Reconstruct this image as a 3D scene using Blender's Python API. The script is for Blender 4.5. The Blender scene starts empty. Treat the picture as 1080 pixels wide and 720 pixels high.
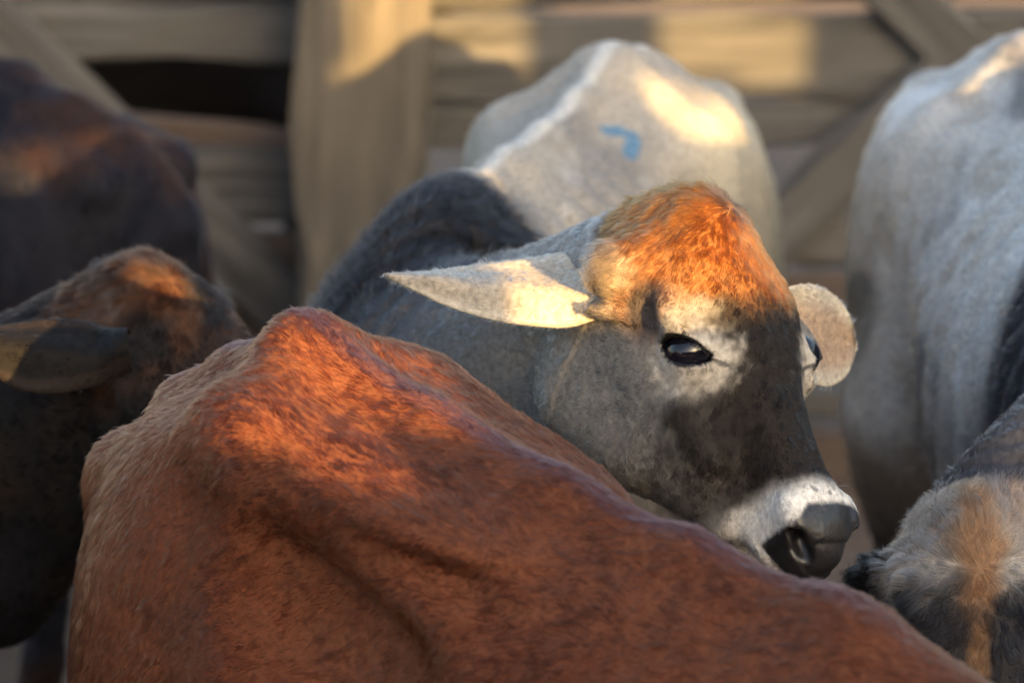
import bpy, bmesh, math, random
import numpy as np
from mathutils import Vector, Matrix
rng = np.random.default_rng(7)
random.seed(7)
sc = bpy.context.scene
col = sc.collection
rad = math.radians

# ------------------------------------------------------------------ camera
CAM_H, PITCH, FPX, FOCUS = 2.10, rad(14.5), 4047.0, 3.75
cd = bpy.data.cameras.new('camera')
cam = bpy.data.objects.new('camera', cd)
col.objects.link(cam)
cd.sensor_width = 36.0
cd.lens = 36.0 * FPX / 1080.0
cam.location = (0, 0, CAM_H)
cam.rotation_euler = (rad(90) - PITCH, 0, 0)
cd.clip_start, cd.clip_end = 0.05, 2000
cd.dof.use_dof = True
cd.dof.focus_distance = FOCUS
cd.dof.aperture_fstop = 4.1
cd.dof.aperture_blades = 9
sc.camera = cam

# ------------------------------------------------------------------ light
SUN_EL, SUN_AZ = rad(9.0), rad(24.0)      # azimuth: towards the right of straight behind the camera
sun_dir = Vector((math.sin(SUN_AZ) * math.cos(SUN_EL), -math.cos(SUN_AZ) * math.cos(SUN_EL), math.sin(SUN_EL)))  # to the sun
w = bpy.data.worlds.new('World'); sc.world = w; w.use_nodes = True
nt = w.node_tree
bg = nt.nodes['Background']
sky = nt.nodes.new('ShaderNodeTexSky')
sky.sky_type = 'NISHITA'; sky.sun_disc = False
sky.sun_elevation = rad(14.0)
sky.sun_rotation = math.atan2(sun_dir.x, sun_dir.y)
sky.air_density, sky.dust_density, sky.ozone_density = 1.0, 3.0, 0.7
nt.links.new(sky.outputs[0], bg.inputs[0])
bg.inputs[1].default_value = 0.098
sd = bpy.data.lights.new('sun', 'SUN'); so = bpy.data.objects.new('sun', sd); col.objects.link(so)
sd.energy = 5.0; sd.angle = rad(0.42); sd.color = (1.0, 0.62, 0.22)
so.rotation_euler = sun_dir.to_track_quat('Z', 'Y').to_euler()
so.location = (6, -14, 6)

sc.view_settings.view_transform = 'Standard'
sc.view_settings.look = 'None'
sc.view_settings.gamma = 1.0
sc.view_settings.exposure = 2.4
sc.render.engine = 'CYCLES'
sc.cycles.use_denoising = True
sc.cycles.max_bounces = 8
sc.cycles.transparent_max_bounces = 8
sc.cycles.caustics_reflective = sc.cycles.caustics_refractive = False
try:
    sc.cycles_curves.shape = 'RIBBONS'; sc.cycles_curves.subdivisions = 2
except Exception:
    pass

# ------------------------------------------------------------------ pixel helpers
RIGHT = np.array([1.0, 0, 0])
FWD = np.array([0, math.cos(PITCH), -math.sin(PITCH)])
UP = np.array([0, math.sin(PITCH), math.cos(PITCH)])
CAMP = np.array([0, 0, CAM_H])
def at(px, py, d):
    return CAMP + d * (FWD + RIGHT * (px - 540) / FPX - UP * (py - 360) / FPX)
def camvec(x, y, z):
    """camera-space direction (right, up, towards viewer) to world"""
    v = x * RIGHT + y * UP - z * FWD
    return v / np.linalg.norm(v)
def to_px(P):
    q = P - CAMP
    d = q @ FWD
    return 540 + FPX * (q @ RIGHT) / d, 360 - FPX * (q @ UP) / d, d
def unit(v):
    v = np.asarray(v, float)
    return v / np.linalg.norm(v)
def smooth(a, b, x):
    t = np.clip((x - a) / (b - a), 0, 1)
    return t * t * (3 - 2 * t)

# ------------------------------------------------------------------ value noise (numpy)
_perm = rng.permutation(512)
_val = rng.random(512)
def vnoise(P, scale=1.0, seed=0):
    q = P / scale + seed * 17.13 + 100.0
    i = np.floor(q).astype(np.int64); f = q - i
    f = f * f * (3 - 2 * f)
    out = 0
    for dx in (0, 1):
        for dy in (0, 1):
            for dz in (0, 1):
                h = _perm[(_perm[(_perm[(i[:, 0] + dx) & 511] + i[:, 1] + dy) & 511] + i[:, 2] + dz) & 511]
                wgt = (f[:, 0] if dx else 1 - f[:, 0]) * (f[:, 1] if dy else 1 - f[:, 1]) * (f[:, 2] if dz else 1 - f[:, 2])
                out = out + _val[h] * wgt
    return out * 2 - 1
def fbm(P, scale, seed=0, oct=3):
    s = 0; a = 1.0; n = 0
    for k in range(oct):
        s = s + a * vnoise(P, scale / 2 ** k, seed + k); n += a; a *= 0.5
    return s / n

# ------------------------------------------------------------------ implicit surfaces
def smin(a, b, k):
    h = np.clip(0.5 + 0.5 * (b - a) / k, 0, 1)
    return b * (1 - h) + a * h - k * h * (1 - h)
class Ell:
    def __init__(s, c, r, ax=None, k=0.03, sub=False):
        s.c = np.array(c, float); s.r = np.array(r, float); s.k = k; s.sub = sub
        s.R = np.eye(3) if ax is None else np.array(ax, float)        # rows are axes
        s.bc, s.br = s.c, max(r) + 2 * k + 0.03
    def d(s, P):
        q = (P - s.c) @ s.R.T
        k0 = np.linalg.norm(q / s.r, axis=1); k1 = np.linalg.norm(q / s.r ** 2, axis=1) + 1e-9
        return k0 * (k0 - 1) / k1
class Cone:
    def __init__(s, a, b, ra, rb, k=0.03, sub=False):
        s.a = np.array(a, float); s.b = np.array(b, float); s.ra, s.rb, s.k, s.sub = ra, rb, k, sub
        s.bc = (s.a + s.b) / 2; s.br = np.linalg.norm(s.a - s.b) / 2 + max(ra, rb) + 2 * k + 0.03
    def d(s, P):
        ab = s.b - s.a
        t = np.clip(((P - s.a) @ ab) / (ab @ ab), 0, 1)
        return np.linalg.norm(P - s.a - t[:, None] * ab, axis=1) - (s.ra + (s.rb - s.ra) * t)
def catmull(A, n):
    A = np.array(A, float)
    P = np.vstack([2 * A[0] - A[1], A, 2 * A[-1] - A[-2]])
    out = []
    m = len(A) - 1
    for u in np.linspace(0, m, n):
        i = min(int(u), m - 1); t = u - i
        p0, p1, p2, p3 = P[i], P[i + 1], P[i + 2], P[i + 3]
        out.append(0.5 * (2 * p1 + (p2 - p0) * t + (2 * p0 - 5 * p1 + 4 * p2 - p3) * t * t + (3 * p1 - p0 - 3 * p2 + p3) * t ** 3))
    return np.array(out)
Ell_, Cone_ = Ell, Cone
class Loft:
    """rows: x,y,z,width,up,down ; cross-section with separate top and bottom exponents"""
    def __init__(s, rows, upref, nt=2.0, nb=2.2, k=0.04, sub=False, n=48):
        D = catmull(rows, n)
        s.c, s.w, s.u, s.v = D[:, :3], np.maximum(D[:, 3], .004), np.maximum(D[:, 4], .004), np.maximum(D[:, 5], .004)
        T = np.gradient(s.c, axis=0); s.T = T / np.linalg.norm(T, axis=1)[:, None]
        up = np.array(upref, float)
        if up.ndim == 1: up = np.repeat(up[None], n, 0)
        else: up = catmull(up, n)
        S = np.cross(up, s.T); s.S = S / np.linalg.norm(S, axis=1)[:, None]
        s.U = np.cross(s.T, s.S)
        s.nt, s.nb, s.k, s.sub, s.n = nt, nb, k, sub, n
        lo, hi = s.c.min(0), s.c.max(0); m = max(s.w.max(), s.u.max(), s.v.max())
        s.bc = (lo + hi) / 2; s.br = np.linalg.norm(hi - lo) / 2 + m + 2 * k + 0.03
    def d(s, P):
        out = np.empty(len(P))
        for a in range(0, len(P), 200000):
            out[a:a + 200000] = s._d(P[a:a + 200000])
        return out
    def _d(s, P):
        d2 = (s.c ** 2).sum(1)[None] - 2 * P @ s.c.T
        i = d2.argmin(1)
        q = P - s.c[i]
        seg = np.linalg.norm(np.diff(s.c, axis=0), axis=1).mean()
        t = np.clip((q * s.T[i]).sum(1) / seg, -.6, .6)
        f = np.clip(i + t, 0, s.n - 1); j = np.minimum(f.astype(int), s.n - 2); g = (f - j)[:, None]
        L = lambda A: A[j] * (1 - g) + A[j + 1] * g if A.ndim > 1 else A[j] * (1 - g[:, 0]) + A[j + 1] * g[:, 0]
        q = P - L(s.c)
        x = (q * L(s.T)).sum(1); y = (q * L(s.S)).sum(1); z = (q * L(s.U)).sum(1)
        x = np.where((f > 0.01) & (f < s.n - 1.01), 0, x)
        wv, rz = L(s.w), np.where(z > 0, L(s.u), L(s.v))
        n = np.where(z > 0, s.nt, s.nb)
        q1 = (np.abs(y) / wv) ** n + (np.abs(z) / rz) ** n
        q1 = np.sqrt(q1 ** (2 / n) + (x / np.minimum(wv, rz)) ** 2) + 1e-6
        r = np.sqrt(x * x + y * y + z * z)
        return np.where(r < 1e-5, -np.minimum(wv, rz), r * (1 - 1 / q1))
CELL = .14
def field(prims, P):
    """smooth union of the primitives, evaluated cell by cell so that each cell only meets the primitives near it"""
    d = np.full(len(P), 1.0)
    if not len(P): return d
    key = np.floor(P / CELL).astype(np.int64) + 64
    kk = (key[:, 0] * 256 + key[:, 1]) * 256 + key[:, 2]
    order = np.argsort(kk, kind='stable'); ks = kk[order]
    cut = np.nonzero(np.diff(ks))[0] + 1
    bc = np.array([p.bc for p in prims]); br = np.array([p.br for p in prims])
    for idx in np.split(order, cut):
        c = (key[idx[0]] - 64 + .5) * CELL
        near = np.nonzero(np.linalg.norm(bc - c, axis=1) < br + CELL * .87)[0]
        Q = P[idx]; e = np.full(len(idx), 1.0)
        for n in near:
            p = prims[n]; f = p.d(Q)
            e = -smin(-e, f, p.k) if p.sub else smin(e, f, p.k)
        d[idx] = e
    return d
def gradient(prims, P, h=0.0015):
    K = np.array([(1, -1, -1), (-1, -1, 1), (-1, 1, -1), (1, 1, 1)], float)
    n = len(P)
    f = field(prims, np.vstack([P + k * h for k in K])).reshape(4, n)
    return (f[:, :, None] * K[:, None, :]).sum(0) / (4 * h)
def isomesh(prims, lo, hi, vox):
    """surface nets over a sparse set of blocks"""
    B = 6
    lo = np.array(lo, float)
    nb = np.ceil((np.array(hi) - lo) / (vox * B)).astype(int)
    n = nb * B + 1
    bi = np.stack(np.meshgrid(*[np.arange(k) for k in nb], indexing='ij'), -1).reshape(-1, 3)
    bc = lo + (bi + .5) * B * vox
    db = field(prims, bc)
    keep = bi[np.abs(db) < B * vox * 0.9 + 0.06]
    D = np.ones(n, np.float32)
    # sign for far-inside blocks
    ins = bi[db < -(B * vox * 0.9 + 0.06)]
    off = np.stack(np.meshgrid(*[np.arange(B + 1)] * 3, indexing='ij'), -1).reshape(-1, 3)
    for blk in ins:
        a = blk * B
        D[a[0]:a[0] + B + 1, a[1]:a[1] + B + 1, a[2]:a[2] + B + 1] = -1
    for s in range(0, len(keep), 800):
        idx = (keep[s:s + 800, None, :] * B + off[None]).reshape(-1, 3)
        D[idx[:, 0], idx[:, 1], idx[:, 2]] = field(prims, lo + idx * vox)
    I = D < 0
    c = np.zeros(np.array(D.shape) - 1, np.int8)
    for dx in (0, 1):
        for dy in (0, 1):
            for dz in (0, 1):
                c += I[dx:I.shape[0] - 1 + dx, dy:I.shape[1] - 1 + dy, dz:I.shape[2] - 1 + dz]
    act = np.argwhere((c > 0) & (c < 8))
    vid = np.full(c.shape, -1, np.int64); vid[act[:, 0], act[:, 1], act[:, 2]] = np.arange(len(act))
    acc = np.zeros((len(act), 3)); cnt = np.zeros(len(act))
    corners = [(a, b, e) for a in (0, 1) for b in (0, 1) for e in (0, 1)]
    val = {k: D[act[:, 0] + k[0], act[:, 1] + k[1], act[:, 2] + k[2]] for k in corners}
    for a in corners:
        for ax in range(3):
            if a[ax]: continue
            b = list(a); b[ax] = 1; b = tuple(b)
            va, vb = val[a], val[b]
            m = (va < 0) != (vb < 0)
            t = np.where(m, va / np.where(m, va - vb, 1), 0)
            p = np.repeat(np.array(a, float)[None], len(act), 0); p[:, ax] += t
            acc[m] += p[m]; cnt[m] += 1
    V = lo + (act + acc / np.maximum(cnt, 1)[:, None]) * vox
    F = []
    for ax in range(3):
        u, v = (ax + 1) % 3, (ax + 2) % 3
        sl0 = [slice(None)] * 3; sl1 = [slice(None)] * 3
        sl0[ax] = slice(0, -1); sl1[ax] = slice(1, None)
        E = np.argwhere(I[tuple(sl0)] != I[tuple(sl1)])
        E = E[(E[:, u] > 0) & (E[:, v] > 0) & (E[:, u] < c.shape[u]) & (E[:, v] < c.shape[v])]
        s = I[E[:, 0], E[:, 1], E[:, 2]]
        def g(du, dv):
            q = E.copy(); q[:, u] -= du; q[:, v] -= dv
            return vid[q[:, 0], q[:, 1], q[:, 2]]
        Q = np.stack([g(0, 0), g(1, 0), g(1, 1), g(0, 1)], 1)
        Q[~s] = Q[~s][:, ::-1]
        F.append(Q)
    F = np.vstack(F)
    F = F[(F >= 0).all(1)]
    return V, F
def project(prims, P, it=3):
    for _ in range(it):
        d = field(prims, P); g = gradient(prims, P)
        gg = (g ** 2).sum(1) + 1e-6
        st = -(d / gg)[:, None] * g
        ln = np.linalg.norm(st, axis=1)
        st *= np.minimum(1, 0.006 / (ln + 1e-9))[:, None]
        P = P + st
    return P

# ------------------------------------------------------------------ object helpers
def tag(o, label=None, cat=None, group=None, kind=None):
    if label: o['label'] = label
    if cat: o['category'] = cat
    if group: o['group'] = group
    if kind: o['kind'] = kind
    return o
def empty(name, loc=(0, 0, 0), rz=0):
    o = bpy.data.objects.new(name, None); col.objects.link(o)
    o.location = loc; o.rotation_euler = (0, 0, rz); o.empty_display_size = .1
    return o
def mesh_obj(name, V, F, mat, parent=None, smooth_=True):
    me = bpy.data.meshes.new(name)
    me.from_pydata([tuple(v) for v in V], [], [tuple(f) for f in F])
    if smooth_: me.polygons.foreach_set('use_smooth', [True] * len(me.polygons))
    me.materials.append(mat); me.update()
    o = bpy.data.objects.new(name, me); col.objects.link(o)
    if parent: o.parent = parent
    return o
def mat_new(name):
    m = bpy.data.materials.new(name); m.use_nodes = True
    n = m.node_tree.nodes; b = n['Principled BSDF']
    return m, m.node_tree, b
def nd(t, kind, **kw):
    x = t.nodes.new(kind)
    for k, v in kw.items():
        if k in ('op',): x.operation = v
        elif hasattr(x, k): setattr(x, k, v)
    return x

# ------------------------------------------------------------------ materials
def wood_mat(name, c1, c2, c3):
    m, t, b = mat_new(name)
    tc = nd(t, 'ShaderNodeTexCoord'); oi = nd(t, 'ShaderNodeObjectInfo')
    off = nd(t, 'ShaderNodeVectorMath', operation='MULTIPLY_ADD')
    cmb = nd(t, 'ShaderNodeCombineXYZ')
    for i in range(3): t.links.new(oi.outputs['Random'], cmb.inputs[i])
    t.links.new(cmb.outputs[0], off.inputs[0]); off.inputs[1].default_value = (37, 23, 51)
    t.links.new(tc.outputs['Object'], off.inputs[2])
    mp = nd(t, 'ShaderNodeMapping'); mp.inputs['Scale'].default_value = (1.6, 26, 26)
    t.links.new(off.outputs[0], mp.inputs[0])
    n1 = nd(t, 'ShaderNodeTexNoise'); n1.inputs['Scale'].default_value = 1.6; n1.inputs['Detail'].default_value = 8; n1.inputs['Roughness'].default_value = .65; n1.inputs['Distortion'].default_value = .4
    t.links.new(mp.outputs[0], n1.inputs['Vector'])
    n2 = nd(t, 'ShaderNodeTexNoise'); n2.inputs['Scale'].default_value = 3.2; n2.inputs['Detail'].default_value = 5
    t.links.new(off.outputs[0], n2.inputs['Vector'])
    r = nd(t, 'ShaderNodeValToRGB')
    r.color_ramp.elements[0].position = .34; r.color_ramp.elements[0].color = (*c1, 1)
    r.color_ramp.elements[1].position = .66; r.color_ramp.elements[1].color = (*c2, 1)
    t.links.new(n1.outputs[0], r.inputs[0])
    mx = nd(t, 'ShaderNodeMixRGB'); mx.blend_type = 'MIX'; mx.inputs[2].default_value = (*c3, 1)
    r2 = nd(t, 'ShaderNodeValToRGB'); r2.color_ramp.elements[0].position = .42; r2.color_ramp.elements[1].position = .7
    t.links.new(n2.outputs[0], r2.inputs[0]); t.links.new(r2.outputs[0], mx.inputs[0]); t.links.new(r.outputs[0], mx.inputs[1])
    hv = nd(t, 'ShaderNodeHueSaturation')
    mr = nd(t, 'ShaderNodeMapRange'); mr.inputs[3].default_value = .75; mr.inputs[4].default_value = 1.2
    t.links.new(oi.outputs['Random'], mr.inputs[0]); t.links.new(mr.outputs[0], hv.inputs['Value'])
    t.links.new(mx.outputs[0], hv.inputs['Color'])
    t.links.new(hv.outputs[0], b.inputs['Base Color'])
    b.inputs['Roughness'].default_value = .85
    bp = nd(t, 'ShaderNodeBump'); bp.inputs['Strength'].default_value = .6; bp.inputs['Distance'].default_value = .006
    t.links.new(n1.outputs[0], bp.inputs['Height']); t.links.new(bp.outputs[0], b.inputs['Normal'])
    return m
WOOD = wood_mat('weathered_wood', (.016, .0155, .0155), (.100, .096, .094), (.052, .050, .0485))
WOOD_POST = wood_mat('post_wood', (.030, .026, .021), (.120, .102, .080), (.070, .060, .048))
WOOD_DARK = wood_mat('old_dark_wood', (.03, .021, .017), (.095, .067, .052), (.065, .047, .038))
def dirt_mat():
    m, t, b = mat_new('trampled_dirt')
    tc = nd(t, 'ShaderNodeTexCoord')
    n1 = nd(t, 'ShaderNodeTexNoise'); n1.inputs['Scale'].default_value = 2.2; n1.inputs['Detail'].default_value = 9; n1.inputs['Roughness'].default_value = .65
    n2 = nd(t, 'ShaderNodeTexNoise'); n2.inputs['Scale'].default_value = 26; n2.inputs['Detail'].default_value = 6
    for n in (n1, n2): t.links.new(tc.outputs['Object'], n.inputs['Vector'])
    r = nd(t, 'ShaderNodeValToRGB')
    r.color_ramp.elements[0].position = .3; r.color_ramp.elements[0].color = (.085, .055, .038, 1)
    r.color_ramp.elements[1].position = .75; r.color_ramp.elements[1].color = (.20, .14, .10, 1)
    t.links.new(n1.outputs[0], r.inputs[0]); t.links.new(r.outputs[0], b.inputs['Base Color'])
    b.inputs['Roughness'].default_value = .95
    ad = nd(t, 'ShaderNodeMath', operation='ADD'); t.links.new(n1.outputs[0], ad.inputs[0]); t.links.new(n2.outputs[0], ad.inputs[1])
    bp = nd(t, 'ShaderNodeBump'); bp.inputs['Strength'].default_value = .8; bp.inputs['Distance'].default_value = .05
    t.links.new(ad.outputs[0], bp.inputs['Height']); t.links.new(bp.outputs[0], b.inputs['Normal'])
    return m
DIRT = dirt_mat()
def coat_mat():
    """skin and short undercoat: colour from the coat attribute"""
    m, t, b = mat_new('coat_skin')
    a = nd(t, 'ShaderNodeAttribute'); a.attribute_name = 'coat'
    g = nd(t, 'ShaderNodeAttribute'); g.attribute_name = 'wet'
    tc = nd(t, 'ShaderNodeTexCoord')
    n = nd(t, 'ShaderNodeTexNoise'); n.inputs['Scale'].default_value = 160; n.inputs['Detail'].default_value = 4
    t.links.new(tc.outputs['Object'], n.inputs['Vector'])
    mr = nd(t, 'ShaderNodeMapRange'); mr.inputs[1].default_value = .3; mr.inputs[2].default_value = .7; mr.inputs[3].default_value = .62; mr.inputs[4].default_value = 1.15
    t.links.new(n.outputs[0], mr.inputs[0])
    mx = nd(t, 'ShaderNodeVectorMath', operation='SCALE')
    t.links.new(a.outputs['Color'], mx.inputs[0]); t.links.new(mr.outputs[0], mx.inputs['Scale'])
    t.links.new(mx.outputs[0], b.inputs['Base Color'])
    r = nd(t, 'ShaderNodeMapRange'); r.inputs[3].default_value = .75; r.inputs[4].default_value = .40
    t.links.new(g.outputs['Fac'], r.inputs[0]); t.links.new(r.outputs[0], b.inputs['Roughness'])
    r2 = nd(t, 'ShaderNodeMapRange'); r2.inputs[3].default_value = .12; r2.inputs[4].default_value = .55
    t.links.new(g.outputs['Fac'], r2.inputs[0]); t.links.new(r2.outputs[0], b.inputs['Specular IOR Level'])
    bp = nd(t, 'ShaderNodeBump'); bp.inputs['Strength'].default_value = .35; bp.inputs['Distance'].default_value = .002
    t.links.new(n.outputs[0], bp.inputs['Height']); t.links.new(bp.outputs[0], b.inputs['Normal'])
    return m
SKIN = coat_mat()
def hair_mat():
    m = bpy.data.materials.new('coat_hair'); m.use_nodes = True
    t = m.node_tree; t.nodes.remove(t.nodes['Principled BSDF'])
    h = nd(t, 'ShaderNodeBsdfHairPrincipled')
    h.model = 'CHIANG'; h.parametrization = 'COLOR'
    a = nd(t, 'ShaderNodeAttribute'); a.attribute_name = 'strand'
    t.links.new(a.outputs['Color'], h.inputs['Color'])
    h.inputs['Roughness'].default_value = .30
    h.inputs['Radial Roughness'].default_value = .6
    h.inputs['IOR'].default_value = 1.17
    t.links.new(h.outputs[0], t.nodes['Material Output'].inputs['Surface'])
    return m
HAIR = hair_mat()
def eye_mat():
    m, t, b = mat_new('eyeball')
    b.inputs['Base Color'].default_value = (.006, .006, .010, 1)
    b.inputs['Roughness'].default_value = .10
    b.inputs['Specular IOR Level'].default_value = .5
    return m
EYE = eye_mat()
def plain(name, c, r=.5):
    m, t, b = mat_new(name); b.inputs['Base Color'].default_value = (*c, 1); b.inputs['Roughness'].default_value = r
    return m
LASH = plain('lash_black', (.012, .01, .01), .5)

# ------------------------------------------------------------------ setting: ground and fences
def ground():
    n = 140
    xs = np.concatenate([np.linspace(-900, -12, 12), np.linspace(-10, 10, n), np.linspace(12, 900, 12)])
    ys = np.concatenate([np.linspace(-900, -12, 12), np.linspace(-8, 16, n), np.linspace(18, 900, 12)])
    X, Y = np.meshgrid(xs, ys, indexing='ij')
    P = np.stack([X.ravel(), Y.ravel(), np.zeros(X.size)], 1)
    near = (np.abs(P[:, 0]) < 11) & (P[:, 1] > -9) & (P[:, 1] < 17)
    P[near, 2] = -.012 + .012 * fbm(P[near], .7, 3) - .010 * np.clip(vnoise(P[near], .16, 9), 0, 1)
    ny = len(ys)
    F = [(i * ny + j, (i + 1) * ny + j, (i + 1) * ny + j + 1, i * ny + j + 1) for i in range(len(xs) - 1) for j in range(ny - 1)]
    o = mesh_obj('ground', P, F, DIRT)
    tag(o, kind='structure')
ground()

def board_mesh(L, H, T, seed, seg=14, rough=.006):
    """a sawn board along local X, with wavy, chipped edges and rounded arrises"""
    r = np.random.default_rng(seed)
    c = min(.012, T * .3, H * .3)
    prof = np.array([(-T / 2, -H / 2 + c), (-T / 2, H / 2 - c), (-T / 2 + c, H / 2), (T / 2 - c, H / 2), (T / 2, H / 2 - c), (T / 2, -H / 2 + c), (T / 2 - c, -H / 2), (-T / 2 + c, -H / 2)])
    V = []
    bow = r.normal(0, .006); ph = r.random() * 6
    xs = np.linspace(-L / 2, L / 2, seg)
    for x in xs:
        j = r.normal(0, rough, (8, 2)); j[:, 0] *= .5
        s = 1 + .025 * math.sin(x * 2.3 + ph)
        for k in range(8):
            V.append((x + (r.normal(0, .008) if abs(abs(x) - L / 2) < 1e-6 else 0), prof[k, 0] + j[k, 0] + bow * math.sin(x * 1.7), prof[k, 1] * s + j[k, 1]))
    F = []
    for i in range(seg - 1):
        for k in range(8):
            F.append((i * 8 + k, i * 8 + (k + 1) % 8, (i + 1) * 8 + (k + 1) % 8, (i + 1) * 8 + k))
    F.append(tuple(range(7, -1, -1))); F.append(tuple((seg - 1) * 8 + k for k in range(8)))
    return V, F
_bs = [100]
def board(parent, a, b, H, T, mat=WOOD, name='board'):
    """board from a to b (world points of its centre line), face towards -Y"""
    a = np.array(a, float); b = np.array(b, float)
    L = np.linalg.norm(b - a); _bs[0] += 1
    V, F = board_mesh(L, H, T, _bs[0], seg=max(6, int(L / .14)))
    o = mesh_obj(name, V, F, mat, parent, False)
    x = unit(b - a); z = np.array([0, 0, 1.0]); y = unit(np.cross(z, x)); z = np.cross(x, y)
    M = Matrix(((x[0], y[0], z[0], 0), (x[1], y[1], z[1], 0), (x[2], y[2], z[2], 0), (0, 0, 0, 1)))
    o.matrix_local = Matrix.Translation((a + b) / 2 - np.array(parent.location)) @ M
    return o
def _post(parent, x, y, h, wd, dp, mat, lean):
    _bs[0] += 1
    V, F = board_mesh(h + .06, wd, dp, _bs[0], seg=16, rough=.007)
    o = mesh_obj('post', V, F, mat, parent, False)
    ax = unit((lean, 0, h)); yv = np.array([0, 1.0, 0]); zv = np.cross(ax, yv)
    c = np.array([x, y, -.06]) + ax * (h + .06) / 2 - np.array(parent.location)
    o.matrix_local = Matrix(((ax[0], yv[0], zv[0], c[0]), (ax[1], yv[1], zv[1], c[1]), (ax[2], yv[2], zv[2], c[2]), (0, 0, 0, 1)))
    return o
FY = 7.1                                     # front plane of the fence boards
def onY(px, py, Y):
    r = FWD + RIGHT * (px - 540) / FPX - UP * (py - 360) / FPX
    return CAMP + r * (Y - CAMP[1]) / r[1]
fence = empty('corral_fence', (0, FY, 0))
tag(fence, 'weathered plank corral fence with thick square post behind the cattle', 'fence', 'corral fences')
def fb(x0, y0, x1, y1, hpx, Y=FY, mat=WOOD, T=.045, name='board', ext=(0, 0)):
    a, b = onY(x0, y0, Y), onY(x1, y1, Y)
    d = unit(b - a); a = a - d * ext[0]; b = b + d * ext[1]
    return board(fence, a, b, hpx * Y / FPX * 1.03, T, mat, name)
def build_fence():
    S = FY / FPX
    # big post in view
    p0 = onY(383, 200, FY - .13)
    _post(fence, p0[0] - .012, FY - .13, 1.9, .235, .17, WOOD_POST, .03)
    for x in (-2.75, 2.45, -5.2, 4.9): _post(fence, x, FY - .13, 1.9, .21, .16, WOOD_POST, 0)
    YB = FY
    # left bay, rails from the top down
    fb(-20, -18, 330, -22, 40, YB, ext=(1.6, .05))
    fb(-20, 30, 330, 38, 62, YB, ext=(1.6, .05))
    fb(-20, 118, 330, 156, 30, YB + .01, ext=(1.6, .05), mat=WOOD_DARK)
    fb(-20, 190, 330, 196, 76, YB, ext=(1.6, .05))
    fb(-20, 272, 330, 264, 52, YB + .01, ext=(1.6, .05), mat=WOOD_DARK)  # added board, dark so the opening between the rails stays dark
    fb(-20, 345, 330, 340, 60, YB, ext=(1.6, .05), mat=WOOD_DARK)
    fb(-20, 430, 330, 425, 60, YB, ext=(1.6, .05), mat=WOOD_DARK)
    fb(-60, -28, 290, 316, 62, YB - .055, T=.04, name='brace', mat=WOOD, ext=(.2, .25))
    # right bay
    fb(440, -8, 1100, -16, 30, YB, ext=(.02, 1.4))
    fb(440, 62, 1100, 56, 88, YB, ext=(.02, 1.4))
    fb(440, 134, 1100, 128, 44, YB + .012, ext=(.02, 1.4))
    fb(440, 250, 1100, 252, 56, YB, ext=(.02, 1.4), mat=WOOD)
    fb(440, 326, 1100, 322, 60, YB, ext=(.02, 1.4), mat=WOOD_DARK)
    fb(440, 424, 1100, 428, 26, YB, ext=(.02, 1.4), mat=WOOD)
    fb(440, 478, 1100, 482, 60, YB + .01, ext=(.02, 1.4), mat=WOOD_DARK)
    fb(985, 92, 800, 262, 62, YB - .055, T=.04, name='brace', ext=(.10, .9), mat=WOOD)
    fb(905, -45, 1080, 120, 62, YB - .06, T=.04, name='brace', ext=(.35, .5))
    # rails above the picture
    for z in (1.32, 1.52, 1.74):
        board(fence, (-6, YB, z), (-.3, YB, z + .02), .13, .045)
        board(fence, (-.25, YB, z + .02), (6, YB, z), .13, .045)
build_fence()

def sun_blocker_planks():
    """added, unseen sun blocker behind the viewer; plank tops cut to shape the light patches"""
    wall = empty('sun_blocker_planks', (0, -.45, 0))
    tag(wall, 'added unseen sun blocker of upright planks, tops shaped for the light patches', 'fence', 'corral fences', 'thing')
    prof = [(-9, 1.93), (1.25, 1.775), (1.47, 1.75), (1.62, 1.80), (1.72, 1.945), (1.84, 1.88), (2.205, 2.28), (2.60, 2.02), (2.82, 2.12), (2.92, 2.07), (3.40, 2.42), (3.60, 2.07), (3.91, 2.42)]  # tops chosen by where sun should reach cattle and fence
    x = -2.6; i = 0
    while x < 5.6:
        nx = min([q[0] for q in prof if q[0] > x + .05] + [99]); wd = random.uniform(.13, .17)
        if nx - x < .24: wd = nx - x
        h = [q[1] for q in prof if q[0] <= x + .01][-1] + random.uniform(-.012, .012)
        _bs[0] += 1
        V, F = board_mesh(h + .04, wd + .045, .03, _bs[0], seg=5, rough=.002)
        o = mesh_obj('plank', V, F, WOOD, wall, False)
        dy = .032 * (i % 2)
        o.matrix_local = Matrix(((0, 0, 1, x + wd / 2), (0, 1, 0, dy), (1, 0, 0, h / 2 - .02), (0, 0, 0, 1)))
        x += wd; i += 1
    board(wall, (2.48, -.40, 2.19), (2.94, -.40, 2.19), .18, .035, WOOD, 'blocker_rail')  # this and the next board added to block sun from above
    board(wall, (1.26, -.40, 2.025), (2.28, -.40, 2.13), .19, .035, WOOD, 'blocker_rail')
    for x in (1.29, 2.30): _post(wall, x, -.46, 2.22, .10, .08, WOOD_POST, 0)
    for z in (.45, 1.25): board(wall, (-2.6, -.50, z), (5.6, -.50, z), .12, .05, WOOD_DARK, 'blocker_rail')
sun_blocker_planks()

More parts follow.
